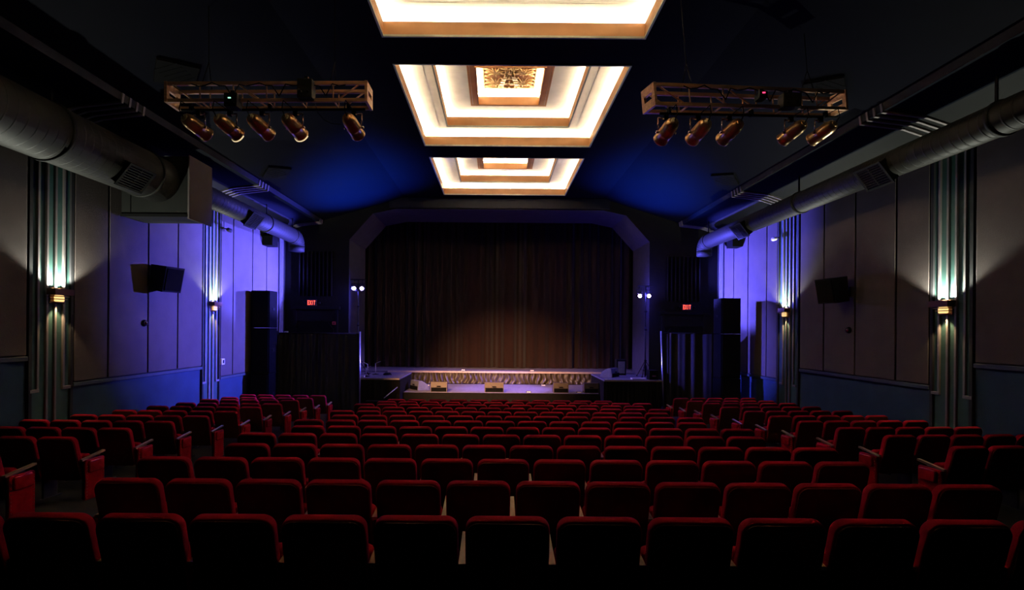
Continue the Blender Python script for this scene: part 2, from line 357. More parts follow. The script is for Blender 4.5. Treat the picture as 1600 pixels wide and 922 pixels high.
# ------------------------------------------------------------------ ceiling coffers
def coffer(y0, y1, label):
    root = empty('ceiling_coffer', ((CX0 + CX1) / 2, (y0 + y1) / 2, E + 5.11))
    tag(root, label, 'ceiling coffer', 'stepped light coffers along the middle of the ceiling')
    def ring(b, hx, hy, t, z0, z1, mi=0):
        """rectangular wall ring whose inner face is hx, hy"""
        for sx in (-1, 1): b.b2((sx * hx, -hy - t, z0), (sx * (hx + t), hy + t, z1), mi=mi)
        for sy in (-1, 1): b.b2((-hx, sy * hy, z0), (hx, sy * (hy + t), z1), mi=mi)
    def tray(b, hx, hy, ox, oy, z, mi=0):
        for sx in (-1, 1): b.quad([(sx * hx, -oy, z), (sx * ox, -oy, z), (sx * ox, oy, z), (sx * hx, oy, z)], mi)
        for sy in (-1, 1): b.quad([(-hx, sy * hy, z), (hx, sy * hy, z), (hx, sy * oy, z), (-hx, sy * oy, z)], mi)
    H = [((CX1 - CX0) / 2, (y1 - y0) / 2)]
    H.append((1.615, H[0][1] - .54)); H.append((.765, H[0][1] - 1.20))
    Z = [0.0, .38, .66, .98]; LH = [.25, .18, .13]
    gap = .22
    for k in range(3):
        hx, hy = H[k]; z0 = Z[k] if k == 0 else Z[k] - .06
        b = MB(); ring(b, hx, hy, .025, z0, Z[k] + LH[k]); b.build('lip', M['lip'], root)
        e = MB(); ring(e, hx - .008, hy - .008, .033, z0 - .018, z0 + (.012 if k else .02)); e.build('lip_edge', M['edge'] if k < 2 else M['tan'], root)
        if k < 2:
            nx, ny = H[k + 1]; b = MB(); tray(b, nx + .01, ny + .01, hx + gap, hy + gap, Z[k + 1])
            ring(b, hx + gap, hy + gap, .02, z0 + .005 if k == 0 else Z[k], Z[k + 1] + .01)
            b.build('tray', M['tray'], root)
        else:
            b = MB(); b.quad([(-hx - .1, -hy - .1, Z[3]), (hx + .1, -hy - .1, Z[3]), (hx + .1, hy + .1, Z[3]), (-hx - .1, hy + .1, Z[3])])
            ring(b, hx + .1, hy + .1, .02, Z[2], Z[3] + .01); b.build('tray', M['tray'], root)
        g = (gap if k < 2 else .1) / 2 - .01
        s = MB(); w_ = .035
        for sx in (-1, 1): s.b2((sx * (hx + g), -hy - g, Z[k] + LH[k] - .014), (sx * (hx + g + w_), hy + g, Z[k] + LH[k] - .014 + .012))
        for sy in (-1, 1): s.b2((-hx - g, sy * (hy + g), Z[k] + LH[k] - .014), (hx + g, sy * (hy + g + w_), Z[k] + LH[k] - .014 + .012))
        g2 = gap if k < 2 else .1; zt = (Z[k + 1] - .075)  # thin extra strip on the trough wall, added to brighten the opposite lips
        for sx in (-1, 1): s.b2((sx * (hx + g2 - .012), -hy - g2, zt), (sx * (hx + g2 - .002), hy + g2, zt + .012))
        for sy in (-1, 1): s.b2((-hx - g2, sy * (hy + g2 - .012), zt), (hx + g2, sy * (hy + g2 - .002), zt + .012))
        s.build('cove_and_fill_strips', M['strip'], root)
    # flat tan border round the innermost opening
    b = MB(); hx, hy = H[2]; ring(b, hx + .03, hy + .03, .11, Z[2] - .03, Z[2] - .005); ring(b, hx + .15, hy + .15, .05, Z[2] - .018, Z[2] - .003)
    b.build('border', M['tan'], root)
    # gilded relief: fans, leaves and a central bar
    m = MB(); zc = Z[3] - .02
    mx, my = hx - .14, hy - .14
    MB().b2((-mx, -my, zc), (mx, my, zc + .015)).build('relief_ground', M['tan'], root)
    m2 = m
    for sx in (-1, 1):
        for sy in (-1, 0, 1):
            c = Vector((sx * mx * .52, sy * my * .66, zc))
            for q in range(14):
                a = 2 * PI * q / 14 + .2; L = .24 if q % 2 else .17
                d = Vector((math.cos(a) * L * 1.05, math.sin(a) * L, 0))
                m.cyl(c + d * .15 + Vector((0, 0, -.03)), c + d, .024, .008, seg=6)
                m.cyl(c + d * .55 + Vector((0, 0, -.01)), c + d * .62 + Vector((0, 0, .0)), .022, .01, seg=6)
            m.cyl(c + Vector((0, 0, -.035)), c, .03, .05, seg=10)
        for q in range(5):
            x = sx * mx * (.16 + .03 * q)
            m.tube([(x * (1 + .5 * math.cos(t * PI / 6)), my * (t - 6) / 6.3, zc - .02) for t in range(13)], .02, seg=5)
        m.tube([(sx * mx, my * (t - 4) / 4, zc - .01) for t in range(9)], .03, seg=6)
        for q in range(9):
            y = my * (q - 4) / 4.4
            m.cyl((sx * mx * .95, y, zc - .005), (sx * mx * .72, y * .92, zc - .03), .026, .01, seg=6)
    for q in range(7):
        y = my * (q - 3) / 3.4
        m.b2((-.02, y - .045, zc - .05), (.02, y + .045, zc), bev=.01)
        m.tube([(mx * .34 * math.cos(a * PI / 8), y + .07 * math.sin(a * PI / 8), zc - .02) for a in range(9)], .02, seg=5)
    for sy in (-1, 1): m.tube([(-mx, sy * my, zc - .01), (mx, sy * my, zc - .01)], .03, seg=6)
    m.build('gilded_relief', M['gold'], root)
    return root
coffer(*coff[0], 'largest lit ceiling coffer, cut off by the top of the photo')
coffer(*coff[1], 'middle lit ceiling coffer, its gilded centre relief in view')
coffer(*coff[2], 'smallest lit ceiling coffer, right above the stage opening')

# dark diamond vents on the sloping ceiling
for (x, y, D, lab) in ((432, 277, 13.6, 'dark diamond ceiling patch left, beside the blue glow'), (1140, 284, 13.9, 'dark diamond ceiling patch right, above the far duct'),
                       (275, 104, 8.6, 'dark diamond ceiling patch above the left truss'), (1290, 118, 9.0, 'dark diamond ceiling patch above the right truss')):
    s = -1 if x < 776 else 1
    p = PX(x, y, D); xx = min(abs(p.x), 6.2 if s < 0 else 6.5)
    edge = (3.6, 6.76) if s < 0 else (4.1, 7.02)
    z = E + 5.11 - (xx - edge[0]) / (edge[1] - edge[0]) * .91
    sl = math.atan2(.91, edge[1] - edge[0]) * s
    b = MB(); b.prism([(-.42, 0), (0, -.5), (.42, 0), (0, .5)], .05, Matrix.Rotation(-PI / 2, 4, 'X'))
    for k in range(5): b.b2((-.2, -.3 + .12 * k, -.055), (.2, -.26 + .12 * k, -.045))
    o = b.build('ceiling_vent', M['black']); o.location = (s * xx, D, z - .005); o.rotation_euler = (0, sl, 0)
    tag(o, lab, 'vent', 'ceiling vents')

# ------------------------------------------------------------------ ventilation ducts
def register(parent, y, cx, cz, r, s, L=.62):
    b = MB(); a = math.radians(38)
    n = Vector((s * math.cos(a), 0, -math.sin(a))); c = Vector((cx, y, cz)) + n * (r + .03)
    rot = (0, s * (a) if s > 0 else -a, 0)
    R = Matrix(((n.x, 0, -n.z), (0, 1, 0), (n.z, 0, n.x))).to_4x4()
    T = Matrix.Translation(c) @ R
    for lo, hi, mi in (((-.10, -L / 2, -.22), (.05, L / 2, .22), 0),):
        q = MB(); q.b2(lo, hi, mi=0); q.bm.transform(T)
        me = bpy.data.meshes.new('t'); q.bm.to_mesh(me); b.bm.from_mesh(me); q.bm.free()
    f = MB(); f.b2((.045, -L / 2 - .03, -.25), (.065, -L / 2 + .02, .25)); f.b2((.045, L / 2 - .02, -.25), (.065, L / 2 + .03, .25)); f.b2((.045, -.015, -.22), (.062, .015, .22))
    f.b2((.045, -L / 2, -.25), (.065, L / 2, -.21)); f.b2((.045, -L / 2, .21), (.065, L / 2, .25)); f.bm.transform(T)
    o = b.build('register', M['grille'], parent); f.build('register_frame', M['ductplain'], o)
    sl = MB()
    for k in range(8): sl.box((.058, 0, -.18 + k * .05), (.006, L - .06, .02), rot=(0, .5, 0))
    sl.bm.transform(T); sl.build('register_louvres', M['blackplastic'], o)
def duct(label, X, Z, r, y0, y1, rings, regs, s, elbow=None):
    root = empty('air_duct', (X, y0, E + Z)); tag(root, label, 'air duct')
    b = MB(); b.cyl((0, 0, 0), (0, y1 - y0, 0), r, seg=40); b.build('duct_pipe', M['duct'], root)
    for y in rings:
        f = MB(); f.lathe([(r, -.03), (r + .022, -.03), (r + .022, .03), (r, .03)], (0, y - y0, 0), (0, 1, 0), seg=40); f.build('joint_collar', M['ductplain'], root)
        h = MB(); h.b2((-.012, y - y0 + .08, r * .9), (.012, y - y0 + .12, 3.98 - Z)); h.build('hanger_strap', M['black'], root)
    for y in regs: register(root, y - y0, 0, 0, r, s)
    if elbow:
        L = y1 - y0; b = MB()
        pts = [Vector((0, L + math.sin(t * PI / 12) * r * 1.15, -(1 - math.cos(t * PI / 12)) * r * 1.15)) for t in range(7)]
        for p, q in zip(pts[:-1], pts[1:]): b.cyl(p - (q - p) * .1, q + (q - p) * .1, r * 1.02, seg=32)
        e = pts[-1]; b.cyl(e, e + Vector((0, 0, -r * .75)), r * 1.02, seg=32)
        b.build('elbow', M['ductplain'], root)
    return root
duct('wide round grey duct along the left wall, ending at the square box', -7.40, 3.19, .478, .5, 10.58, [4.6, 7.95, 10.1], [9.35], 1)
duct('slim round duct beyond the square box on the left wall', -7.45, 3.36, .27, 11.39, 17.75, [12.2, 15.6, 17.6], [14.35], 1, True)
duct('long slim round duct hanging along the right wall', 7.68, 3.28, .26, .5, 17.75, [2.5, 7.4, 12.3, 17.6], [9.6, 14.9], -1, True)
b = MB(); b.b2((-8.20, 10.6, E + 2.42), (-6.73, 11.38, E + 3.72), bev=.01); pb = b.build('plenum_box', M['ductplain'])
tag(pb, 'square sheet metal plenum box hanging under the ceiling on the left', 'duct box')
MB().b2((-6.74, 10.57, E + 2.36), (-6.70, 11.41, E + 3.74), bev=.005).build('end_plate', M['panel'], pb)
fl2 = MB(); fl2.b2((-8.20, 10.57, E + 2.40), (-6.73, 10.60, E + 2.46)); fl2.b2((-8.0, 10.585, E + 2.46), (-7.985, 10.6, E + 3.6)); fl2.build('seam_flange', M['black'], pb)

# ------------------------------------------------------------------ wall sconces
def sconce(X, s, y, z, label, up=1.0):
    root = empty('wall_sconce', (X + s * .060, y, z)); tag(root, label, 'wall light', 'stepped brass wall sconces')
    MB().b2((0, -.15, -.16), (s * .02, .15, .13), bev=.005).build('backplate', M['darkbrass'], root)
    b = MB(); w_, d = .20, .15     # open dark band on top
    b.b2((s * d, -w_, .00), (s * (d + .012), w_, .115)); b.b2((0, -w_, .0), (s * d, -w_ + .012, .115)); b.b2((0, w_ - .012, .0), (s * d, w_, .115))
    b.b2((0, -w_, 0), (s * d, w_, .010)); b.build('upper_band', M['darkbrass'], root)
    f = MB()
    for hw, dd, z0 in ((.175, .14, -.035), (.14, .12, -.085), (.095, .095, -.14)):
        f.prism([(-hw, 0), (hw, 0), (hw, dd * .5), (hw * .72, dd), (-hw * .72, dd), (-hw, dd * .5)], .014,
                Matrix.Translation((0, 0, z0 + .014)) @ Matrix(((0, 0, s, 0), (1, 0, 0, 0), (0, -1, 0, 0), (0, 0, 0, 1))))
    f.build('fins', M['brass'], root)
    g = MB(); g.b2((s * .02, -.085, -.125), (s * .085, .085, -.005), bev=.02); g.build('glass', M['glow'], root)
    for nm, zz, e_, ang, col, rot in (('up', .06, SCONCE_UP * up, 124, (0.97, 1.0, .84), (PI, 0, 0)), ('down', -.165, SCONCE_DOWN * up, 84, (1.0, .68, .36), (0, 0, 0))):
        l = bpy.data.lights.new('sconce_bulb', 'SPOT'); l.energy = e_; l.spot_size = math.radians(ang); l.spot_blend = .35; l.color = col; l.shadow_soft_size = .025
        o = bpy.data.objects.new('sconce_bulb', l); C.objects.link(o); o.parent = root; o.location = (s * .075, 0, zz); o.rotation_euler = rot
sconce(XL, 1, 9.10, E + .58, 'brass wall sconce glowing on the left wall, nearer the camera')
sconce(XL, 1, 14.12, E + .62, 'small brass sconce on the blue lit left wall nearer the stage')
sconce(XR, -1, 9.27, E + .50, 'brass wall sconce glowing on the right wall, nearer the camera')
sconce(XR, -1, 14.40, E + .58, 'small brass sconce on the right wall nearer the stage')

# ------------------------------------------------------------------ surround loudspeakers and small domes on the side walls
def wall_speaker(X, s, y, z, yaw, label):
    root = empty('wall_speaker', (X + s * .075, y, z)); tag(root, label, 'loudspeaker', 'surround loudspeakers')
    b = MB(); b.b2((-.01, -.09, -.12), (.03, .09, .12)); b.b2((.02, -.03, -.03), (.20, .03, .03)); br = b.build('bracket', M['blackplastic'], root)
    br.rotation_euler = (0, 0, 0 if s > 0 else PI)
    c = MB()
    c.prism([(-.24, -.26), (.20, -.26), (.25, .34), (-.24, .34)], .46, Matrix.Translation((0, -.23, 0)), bev=.012)
    cab = c.build('cabinet', M['blackplastic'], root); cab.location = (s * .38, 0, 0); cab.rotation_euler = (0, math.radians(8), yaw + (0 if s > 0 else PI))
    g = MB(); g.box((.238, 0, .04), (.02, .40, .52), rot=(0, .08, 0), bev=.004); gr = g.build('grille', M['black'], cab)
wall_speaker(XL, 1, 11.55, E + 1.10, math.radians(-18), 'black surround loudspeaker on the left wall')
wall_speaker(XR, -1, 11.85, E + .98, math.radians(18), 'black surround loudspeaker on the right wall')
for X, s, x, y, D, lab in ((XL, 1, 233, 505, 11.35, 'small round device below the left wall loudspeaker'), (XR, -1, 1331, 516, 11.8, 'small round device below the right wall loudspeaker')):
    p = PX(x, y, D); root = empty('wall_dome', (X + s * .06, D, p.z)); tag(root, lab, 'wall device')
    b = MB(); b.lathe([(.075, 0), (.08, .02), (.07, .05), (.06, .07)], (0, 0, 0), (s, 0, 0)); b.build('housing', M['blackplastic'], root)
    b = MB(); b.lathe([(.05, .05), (.045, .08), (.02, .10), (0, .105)], (0, 0, 0), (s, -.25, .1)); b.build('lens', M['mirror'], root)
# small cameras up by the second pilaster
for X, s, x, y, D, lab in ((XL, 1, 343, 357, 14.65, 'small dark camera high on the left wall by the pilaster'), (XR, -1, 1221, 371, 14.75, 'small camera high on the right wall by the pilaster')):
    p = PX(x, y, D); root = empty('security_camera', (X + s * .06, D, p.z)); tag(root, lab, 'camera')
    b = MB(); b.cyl((0, 0, .22), (s * .0, 0, .0), .012); b.cyl((0, 0, 0), (s * .16, 0, -.02), .015); b.build('bracket', M['blackplastic'], root)
    b = MB(); b.cyl((s * .14, .1, -.04), (s * .2, -.12, -.06), .06); b.lathe([(.055, 0), (.05, .03), (0, .05)], (s * .2, -.12, -.06), (0, -1, -.1)); b.build('housing', M['white'] if s < 0 else M['blackplastic'], root)
# black brackets hanging below the far ends of the ducts
for x, y, D, lab in ((421, 377, 17.3, 'black box fixed high on the left wall under the far duct'), (1135, 379, 17.2, 'black box fixed high on the right wall under the far duct')):
    s = 1 if x < 776 else -1; X = XL if s > 0 else XR; p = PX(x, y, D)
    b = MB(); b.b2((X + s * .06, D - .25, p.z - .18), (X + s * .42, D + .2, p.z + .16), bev=.01); b.b2((X + s * .15, D - .03, p.z + .1), (X + s * .2, D + .03, p.z + .6)); tag(b.build('wall_box', M['black']), lab, 'equipment box')
# thermostat and conduit on the left wall beyond the second pilaster
p = PX(339, 565, 14.6); b = MB(); b.b2((XL + .06, 14.5, p.z - .09), (XL + .12, 14.66, p.z + .09), bev=.01)
o = b.build('wall_switch', M['white']); tag(o, 'white switch box low on the left wall by the second pilaster', 'switch')
MB().b2((XL + .12, 14.54, p.z - .05), (XL + .125, 14.62, p.z + .05)).build('switch_plate', M['blackplastic'], o)

# ------------------------------------------------------------------ lighting trusses and their par cans
def truss(label, a, b_, h=.31, d=.26):
    """box truss whose front top edge runs a -> b_"""
    a = Vector(a); b_ = Vector(b_); ax = (b_ - a); L = ax.length; rz = math.atan2(ax.y, ax.x)
    root = empty('lighting_truss', a, rz); tag(root, label, 'lighting truss', 'horizontal ladder trusses')
    slope = math.atan2(b_.z - a.z, math.hypot(ax.x, ax.y)); root.rotation_euler = (0, -slope, rz)
    r = MB(); t = .055
    for y in (0, d):
        for z in (0, -h + t): r.b2((0, y, z - t), (L, y + .04, z), bev=.006)
    r.build('chord', M['truss'], root)
    for x in (0, L):
        e = MB(); sx = .02
        e.b2((x - sx, -.01, -h), (x + sx, .05, 0)); e.b2((x - sx, d - .01, -h), (x + sx, d + .05, 0)); e.b2((x - sx, 0, -.12), (x + sx, d, 0)); e.b2((x - sx, 0, -h), (x + sx, d, -h + .12))
        e.build('end_plate', M['truss'], root)
    n = 6
    for k in range(1, n):
        x = L * k / n
        for y in (.02, d + .02): MB().cyl((x, y, -t), (x, y, -h + t), .011, seg=8).build('strut', M['truss'], root)
    for k in range(n):
        x0, x1 = L * k / n, L * (k + 1) / n
        for y in (.02, d + .02):
            if k in (0, 2, 5): MB().cyl((x0 + .1, y, -t if k < 3 else -h + t), (x1 - .12, y, -h + t if k < 3 else -t), .012, seg=8).build('diagonal_brace', M['truss'], root)
    for k in range(n + 1): MB().cyl((L * k / n, 0, -h + .03), (L * k / n, d, -h + .03), .012, seg=8).build('cross_tube', M['truss'], root)
    p = MB(); p.cyl((.15, d / 2, -h - .06), (L - .05, d / 2, -h - .06), .02, seg=10)
    for x in (.3, L * .5, L - .3): p.b2((x - .02, d / 2 - .03, -h - .08), (x + .02, d / 2 + .03, -h + .02))
    p.build('hanging_bar', M['black'], root)
    hg = MB()
    for x in (L * .18, L * .82):
        wx = a.x + (x + .03) * math.cos(rz); zt = 5.11 if FL0 < wx < FL1 else (5.11 + (wx - FL0) / 3.16 * .91 if wx < 0 else 5.11 - (wx - FL1) / 2.92 * .91)
        zt += E - a.z + (.0 if wx < 0 else x * math.sin(-slope))
        hg.tube([(x, 0.02, 0), (x + .03, d / 2, .35)], .006, seg=6); hg.tube([(x, d, 0), (x + .03, d / 2, .35)], .006, seg=6); hg.cyl((x + .03, d / 2, .35), (x + .03, d / 2, zt), .006, seg=6)
    hg.build('hanging_cable', M['black'], root)
    c = MB(); pts = [(L * t / 30, -.012 - .01 * math.sin(t * 2.1), -.03 - .05 * abs(math.sin(t * .9)) - (.18 if t % 7 == 3 else 0)) for t in range(4, 28)]
    c.tube(pts, .009, seg=6); c.build('cable', M['black'], root)
    R4 = Matrix.Translation(a) @ root.rotation_euler.to_matrix().to_4x4()
    root.matrix_basis = R4
    return (lambda px: R4 @ Vector((L * px, d / 2, -h - .085))), root
BEAMS = []
def parcan(label, top, aim, r=.106, brightcap=True, burning=False):
    """par can hanging from a yoke whose clamp is at top"""
    root = empty('par_can', top); tag(root, label, 'stage light', 'bronze par cans under the trusses')
    top = Vector(top); ctr = Vector((0, 0, -.255)); d = (Vector(aim) - (top + ctr)).normalized(); s = 1 if top.x < 0 else -1
    q = d.to_track_quat('Z', 'Y')
    side = d.cross(Vector((0, 0, 1))).normalized()
    b = MB(); b.lathe([(.055, -.24), (.075, -.235), (r * .9, -.19), (r, -.14), (r, -.02), (r * 1.03, -.015), (r * 1.03, .0), (r, .005), (r, .14), (r * 1.07, .145), (r * 1.07, .165), (r * .97, .165), (r * .97, .08), (r * .9, .02), (.0, .0)], ctr, d, seg=28)
    can = b.build('can_body', M['parcan'], root)
    b = MB(); b.lathe([(.0, -.262), (.043, -.262), (.05, -.25), (.055, -.235)], ctr, d, seg=18); b.build('rear_cap', M['ceramic'] if brightcap else M['parcan'], root)
    if burning:
        MB().lathe([(r * .92, .06), (r * .6, .085), (0, .09)], ctr, d, seg=24).build('lens', M['warmlens'], can)
        u = side; v = d.cross(side).normalized(); v = v if v.z < 0 else -v; g = MB()
        g.tube([ctr + d * .162 + (u * math.cos(t) + v * math.sin(t)) * r * 1.08 for t in [PI * q / 14 for q in range(1, 14)]], .009, seg=6); g.build('painted_rim_leak', M['rimleak'], can)  # arc made emissive to imitate light leaking from the lamp inside
        BEAMS.append((top + ctr + d * .22))
    b = MB()
    for k in (-1, 1):
        pt = ctr + side * (r + .018) * k; up = Vector((side.x * (r + .018) * k, side.y * (r + .018) * k, -.05))
        m = (pt - up); b.cyl(up, pt, .011, seg=8); b.cyl(pt - side * .02 * k, pt + side * .03 * k, .02, seg=10)
    a1 = Vector((side.x * (r + .018), side.y * (r + .018), -.05)); b.cyl(a1, -a1 + Vector((0, 0, -.10)), .012, seg=8)
    b.build('yoke', M['chrome'], root)
    b = MB(); b.b2((-.03, -.03, -.07), (.03, .03, .02), bev=.005); b.cyl((0, 0, -.06), (0, 0, -.02), .02); b.build('clamp', M['black'], root)
    b = MB(); b.tube([ctr - d * .25 + Vector((0, 0, -.01)), ctr - d * .33 + Vector((0, 0, .06)), ctr - d * .30 + Vector((0, 0, .2)), Vector((s * -.02, .02, .02))], .007, seg=6); b.build('power_cable', M['black'], root)
    return root
TA, TB = PX(259, 127, 7.25), PX(572, 126, 7.25)
tl, TLR = truss('left hanging box truss carrying five bronze par cans', TA, TB)
RA, RB = PX(1022, 128, 6.95), PX(1321, 140, 7.9)
tr, TRR = truss('right hanging box truss carrying five bronze par cans', RA, RB, h=.33)
aimc = Vector((0.2, 21.5, 1.6))
ordn = ['first', 'second', 'third', 'fourth', 'fifth']
lx = [(302, 1), (352, 1), (403, 1), (456, 1), (549, 0)]
for k, (x, cap) in enumerate(lx):
    p = tl((x - 259) / 313); lab = 'bronze par can, %s from the left on the left truss' % ordn[k]
    parcan(lab, p, aimc + Vector((.0 if k < 4 else -.3, 0, 0)), brightcap=bool(cap), burning=k in (1, 3))
rx = [(1040, 168, 7.15), (1090, 170, 7.3), (1140, 170, 7.42), (1240, 176, 7.68), (1288, 178, 7.82)]
for k, (x, y, D) in enumerate(rx):
    p = tr((PX(x, y, D).x - RA.x) / (RB.x - RA.x)); lab = 'bronze par can, %s from the left on the right truss' % ordn[k]
    parcan(lab, p, aimc + Vector((0, 0, .0)), brightcap=k < 2)
def rigbox(x, y, D, w_, h, label, led=None, leds=(0, 0)):
    p = PX(x, y, D); root = empty('dimmer_box', p); tag(root, label, 'dimmer box')
    b = MB(); b.b2((-w_ / 2, -.06, -h / 2), (w_ / 2, .10, h / 2), bev=.008); b.b2((-.03, 0, h / 2), (.03, .04, h / 2 + .06)); b.build('housing', M['blackplastic'], root)
    for k in (-1, 1): MB().cyl((w_ * .25 * k, -.075, -h * .2), (w_ * .25 * k, -.06, -h * .2), .02, seg=10).build('knob', M['black'], root)
    if led: MB().b2((leds[0] - .02, -.068, leds[1] - .008), (leds[0] + .02, -.06, leds[1] + .008)).build('indicator_light', M[led], root)
rigbox(363, 158, 7.2, .19, .20, 'black box with a pale green light under the left truss', 'green_led', (-.01, .02))
rigbox(478, 140, 7.2, .22, .28, 'larger black box clamped across the left truss')
rigbox(1190, 150, 7.3, .12, .10, 'small box with a red light inside the right truss', 'red_led', (0, .02))
rigbox(1235, 158, 7.5, .28, .22, 'black box clamped to the right truss near its far end')
def cable(label, pts, r=.006):
    b = MB(); b.tube(pts, r, seg=6); tag(b.build('loose_cable', M['blackplastic']), label, 'cable')
b = MB(); b.tube([PX(492, 160, 7.3), PX(496, 175, 7.3), PX(506, 187, 7.3), PX(518, 193, 7.3), PX(532, 194.5, 7.3)], .005, seg=6)
b.bm.transform(TLR.matrix_basis.inverted()); b.build('slack_cable', M['blackplastic'], TLR)

# the lamps of the truss that are burning: a warm wash on the stage curtain
for bp in BEAMS:
    l = bpy.data.lights.new('par_lamp', 'SPOT'); l.energy = TRUSS_SPOT / 2; l.spot_size = math.radians(34); l.spot_blend = 1.0; l.color = (1, .52, .27); l.shadow_soft_size = .06
    o = bpy.data.objects.new('par_lamp', l); C.objects.link(o); o.location = bp
    o.rotation_euler = (Vector((.4, 21.4, -.1)) - bp).to_track_quat('-Z', 'Y').to_euler()

# ------------------------------------------------------------------ stage
def pleated(name, x0, x1, y, z0, z1, m, amp=.07, wl=.3, seedv=0, parent=None, rot=0, flare=0.0, nz=14, messy=0.0):
    rnd = random.Random(seedv); n = int((x1 - x0) / .025); ph = rnd.random() * 6; b = bmesh.new(); rows = []
    ks = [(rnd.uniform(.7, 1.5), rnd.uniform(0, 6), rnd.uniform(.4, 1)) for _ in range(4)]
    for j in range(nz + 1):
        t = j / nz; z = z0 + (z1 - z0) * t; row = []
        for i in range(n + 1):
            x = x0 + (x1 - x0) * i / n; u = x / wl * 2 * PI
            v = sum(math.sin(u * k + p + .25 * math.sin(x * 1.7 + p) * 3 + messy * (1 - t) * math.sin(3 * x * k + 5 * t)) * w_ for k, p, w_ in ks) / 2.2
            a = amp * (.75 + flare * (1 - t))
            row.append(b.verts.new((x, y + a * v, z)))
        rows.append(row)
    for j in range(nz):
        for i in range(n): b.faces.new((rows[j][i], rows[j][i + 1], rows[j + 1][i + 1], rows[j + 1][i])).smooth = True
    me = bpy.data.meshes.new(name); b.to_mesh(me); b.free(); me.materials.append(m)
    o = bpy.data.objects.new(name, me); C.objects.link(o)
    if parent: o.parent = parent
    return o
ZU = E - 1.78      # upper stage
ZT = E - 2.32      # low thrust
ZP = E - 1.75      # side platforms
b = MB(); b.b2((-8.2, 20.72, ZU - .05), (8.6, 24.39, ZU)); us = b.build('upper_stage', M['deck']); struct(us)
MB().b2((-4.62, 20.66, ZU - .075), (4.6, 20.72, ZU + .004), bev=.008).build('stage_lip', M['decktrim'], us)
MB().b2((-8.2, 20.9, 0), (8.6, 20.95, ZU - .05)).build('stage_front', M['black'], us)
tag(pleated('stage_skirt', -3.75, 4.3, 20.74, ZT + .01, ZU - .06, M['skirt'], amp=.045, wl=.30, seedv=5, flare=.6, messy=2.2, nz=12), 'gathered golden satin skirt hanging along the front of the upper stage', 'stage skirt')
tag(pleated('stage_curtain', -6.6, .22, 22.7, ZU + .02, E + 5.6, M['curtain'], amp=.26, wl=.52, seedv=1), 'left half of the closed dark stage curtain', 'stage curtain', 'closed stage curtains')
tag(pleated('stage_curtain', .14, 6.9, 22.54, ZU + .02, E + 5.6, M['curtain'], amp=.26, wl=.52, seedv=2), 'right half of the closed dark stage curtain, overlapping at the middle', 'stage curtain', 'closed stage curtains')
b = MB(); b.b2((-3.40, 17.85, ZT - .06), (3.76, 20.64, ZT)); th = b.build('thrust_stage', M['deck']); tag(th, 'low grey stage apron lit violet between the two side platforms', 'stage apron')
MB().b2((-3.4, 17.80, 0.0), (3.76, 17.86, ZT - .01)).build('apron_front', M['blackskirt'], th)
for k in range(4): MB().b2((-3.3 + k * 2.3, 18.2, 0), (-3.2 + k * 2.3, 18.3, ZT - .06)).build('leg', M['black'], th)
def platform(x0, x1, label):
    root = empty('side_platform', ((x0 + x1) / 2, 17.2, 0)); tag(root, label, 'stage platform', 'raised side platforms'); hw = (x1 - x0) / 2
    MB().b2((-hw, 0, ZP - .06), (hw, 2.4, ZP), bev=.006).build('platform_deck', M['deck'], root)
    MB().b2((-hw, -.012, ZP - .055), (hw, .0, ZP - .005)).build('front_trim', M['decktrim'], root)
    sk = pleated('black_skirt', -hw, hw, .05, .01, ZP - .05, M['blackskirt'], amp=.02, wl=.18, seedv=int(x0 * 7) + 90, parent=root)
    for sx in (-1, 1):
        MB().b2((sx * hw - (.02 if sx > 0 else 0), .06, .0), (sx * hw + (.02 if sx < 0 else 0), 2.38, ZP - .05)).build('side_cloth', M['blackskirt'], root)
platform(-5.70, -3.42, 'left raised side platform with violet lit top behind the drape')
platform(3.82, 5.86, 'right raised side platform with blue lit top and black skirt')

# pipe and drape screens
def drape_screen(x0, x1, y, ztop, label, polex, lean=0.0, seedv=3, rz=0.0):
    root = empty('pipe_drape', ((x0 + x1) / 2, y, 0), rz); tag(root, label, 'drape screen', 'black pipe and drape screens'); hw = (x1 - x0) / 2
    pleated('drape', -hw, hw, 0, .02, ztop, M['drape'], amp=.05, wl=.30, seedv=seedv, parent=root, flare=.5)
    MB().cyl((-hw - .02, .0, ztop + .0), (hw + .02, .0, ztop + .0), .022, seg=12).build('top_rail', M['black'], root)
    for sx in (-1, 1):
        px = sx * hw; bb = MB(); bb.cyl((px, -.06, 0), (px + (lean if sx == polex else 0), -.06, ztop + .07), .026, seg=12); bb.build('pole', M['steel'] if sx == polex else M['black'], root)
        MB().b2((px - .09, -.16, 0), (px + .09, .10, .012), bev=.004).build('base_plate', M['black'], root)
drape_screen(-7.62, -4.75, 16.98, E - .18, 'dark drape screen left of the stage with a bright upright pole', 1, 0.0, 3)
drape_screen(5.93, 7.73, 17.03, E - .08, 'blue lit drape screen right of the stage, its pole leaning', -1, -.12, 4, -.32)

